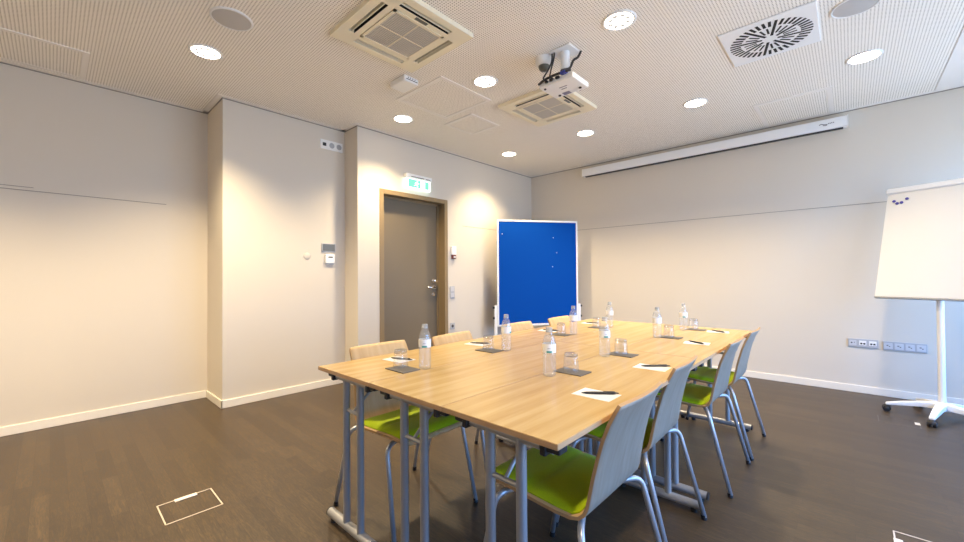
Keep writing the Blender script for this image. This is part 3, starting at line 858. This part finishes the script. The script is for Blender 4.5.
def make_coaster():
    return tag(MB().box(-.070, .070, -.050, .050, 0, .004, bev=.001).build('coaster', 'coaster'), '-', 'coaster', 'dark coasters under the tumblers')
def make_tumbler():      # standing upside down
    t = thing('tumbler', '-', 'glass', (0, 0, 0), 0, 'upturned tumblers on the coasters')
    pf = [(.0345, 0), (.0355, .001), (.0350, .02), (.0325, .060), (.031, .072)]
    MB().lathe(pf + [(.0285, .064), (.0300, .050), (.0325, .02), (.0333, .001), (.0345, 0)], 28).build('wall', 'glass', t)
    MB().lathe([(0, .066), (.0285, .066), (.0305, .070), (.0310, .076), (.0290, .081), (.022, .082), (0, .080)], 28).build('thick_base', 'thickglass', t)
    return t
def make_note(): return tag(MB().box(-.0725, .0725, -.052, .052, 0, .0012).build('note_paper', 'paper'), '-', 'paper', 'note papers beside the pens')
def make_pen():
    t = thing('pen', '-', 'pen', (0, 0, 0), 0, 'dark ballpoint pens on the note papers')
    mx = Matrix.Rotation(PI/2, 4, 'Y')
    MB().lathe([(0, -.068), (.0015, -.066), (.0042, -.050), (.0050, -.02), (.0050, .045), (.0040, .055), (0, .056)], 14, mx=Matrix.Translation((0, 0, .005)) @ mx).build('barrel', 'pen', t)
    MB().lathe([(.0026, .055), (.0026, .066), (0, .067)], 10, mx=Matrix.Translation((0, 0, .005)) @ mx).build('push_button', 'darkgrey', t)
    MB().box(.012, .052, -.0014, .0014, .0095, .0112).build('clip', 'darkgrey', t)
    return t
co, tu, no, pe = make_coaster(), make_tumbler(), make_note(), make_pen()
W8 = ['at the near left of the table', 'on the door side, left of the blue board', 'in front of the blue board', 'at the far left, right of the blue board',
      'nearest the camera on the window side', 'second from the camera on the window side', 'third from the camera on the window side', 'at the far right end of the table']
CP = [(-1.548, 1.122), (-1.555, 1.740), (-1.575, 2.545), (-1.545, 3.085), (-.928, 1.598), (-.922, 2.122), (-.925, 2.920), (-.905, 3.460)]
TP = [(-1.590, 1.140), (-1.572, 1.752), (-1.575, 2.560), (-1.560, 3.090), (-.935, 1.600), (-.930, 2.125), (-.935, 2.925), (-.920, 3.462)]
NP = [(-1.760, 1.255, 4), (-1.775, 1.875, 8), (-1.775, 2.690, 10), (-1.755, 3.350, 4), (-.700, 1.368, 0), (-.704, 1.935, 2), (-.735, 2.800, 8), (-.757, 3.450, 12)]
PP = [(-1.745, 1.262, 20), (-1.765, 1.885, 25), (-1.755, 2.690, 15), (-1.735, 3.350, 8), (-.690, 1.378, 38), (-.695, 1.958, 40), (-.738, 2.800, -34), (-.757, 3.450, -32)]
NP = [(x+.012, y-.014, r_) for x, y, r_ in NP]; PP = [(x+.012, y-.014, r_) for x, y, r_ in PP]
for k in range(8):
    for src, (x, y), z, r, fmt in ((co, CP[k], TZ, 0, 'flat dark grey coaster %s'), (tu, TP[k], TZ+.004, .3*k, 'clear upturned tumbler %s'),
                                   (no, NP[k][:2], TZ, NP[k][2], 'sheet of white note paper %s'), (pe, PP[k][:2], TZ+.0012, PP[k][2], 'dark pen lying on paper %s')):
        c = src if k == 0 else copy_tree(src)
        c.location = (x, y, z); c.rotation_euler = (0, 0, r if src is tu else math.radians(r)); c['label'] = fmt % W8[k]

# ---------------------------------------------------------------- light
w = bpy.data.worlds.new('daylight'); scene.world = w; w.use_nodes = True
n, l = w.node_tree.nodes, w.node_tree.links
tc = n.new('ShaderNodeTexCoord'); sx = n.new('ShaderNodeSeparateXYZ'); l.new(tc.outputs['Generated'], sx.inputs[0])
r = ramp(n, [(.0, (.36, .44, .56)), (.48, (.42, .54, .72)), (.52, (.22, .49, 1.)), (1., (.12, .37, 1.))])
mr = n.new('ShaderNodeMapRange'); mr.inputs['From Min'].default_value = -1; mr.inputs['From Max'].default_value = 1
l.new(sx.outputs['Z'], mr.inputs['Value']); l.new(mr.outputs[0], r.inputs['Fac'])
l.new(r.outputs['Color'], n['Background'].inputs['Color']); n['Background'].inputs['Strength'].default_value = 6.6
for i, (a, b) in enumerate(WY):
    A = bpy.data.lights.new('window_portal', 'AREA'); A.shape = 'RECTANGLE'; A.size = WZ1-WZ0; A.size_y = b-a; A.cycles.is_portal = True
    o = bpy.data.objects.new('window_portal', A); COL.objects.link(o)
    o.location = (XR+.19, (a+b)/2, (WZ0+WZ1)/2); o.rotation_euler = (0, PI/2, 0)

# ---------------------------------------------------------------- camera
P, Yw, Rl, F, CH_ = math.radians(.7199), math.radians(42.7682), math.radians(-.3799), 398.349, 1.2
fwd = Vector((-math.sin(Yw)*math.cos(P), math.cos(Yw)*math.cos(P), math.sin(P)))
rt = Vector((math.cos(Yw), math.sin(Yw), 0)); up = rt.cross(fwd)
rt2 = rt*math.cos(Rl) + up*math.sin(Rl); up2 = up*math.cos(Rl) - rt*math.sin(Rl)
cd = bpy.data.cameras.new('camera'); cam = bpy.data.objects.new('camera', cd); COL.objects.link(cam)
cd.sensor_width = 36; cd.lens = F/964*36; cd.clip_start = .02
cam.matrix_world = Matrix(((rt2.x, up2.x, -fwd.x, 0), (rt2.y, up2.y, -fwd.y, 0), (rt2.z, up2.z, -fwd.z, CH_), (0, 0, 0, 1)))
scene.camera = cam

vs = scene.view_settings
vs.view_transform = 'Standard'; vs.look = 'None'; vs.gamma = 1; vs.use_curve_mapping = False
vs.exposure = .68
scene.cycles.max_bounces = 12; scene.cycles.diffuse_bounces = 6; scene.cycles.transparent_max_bounces = 24
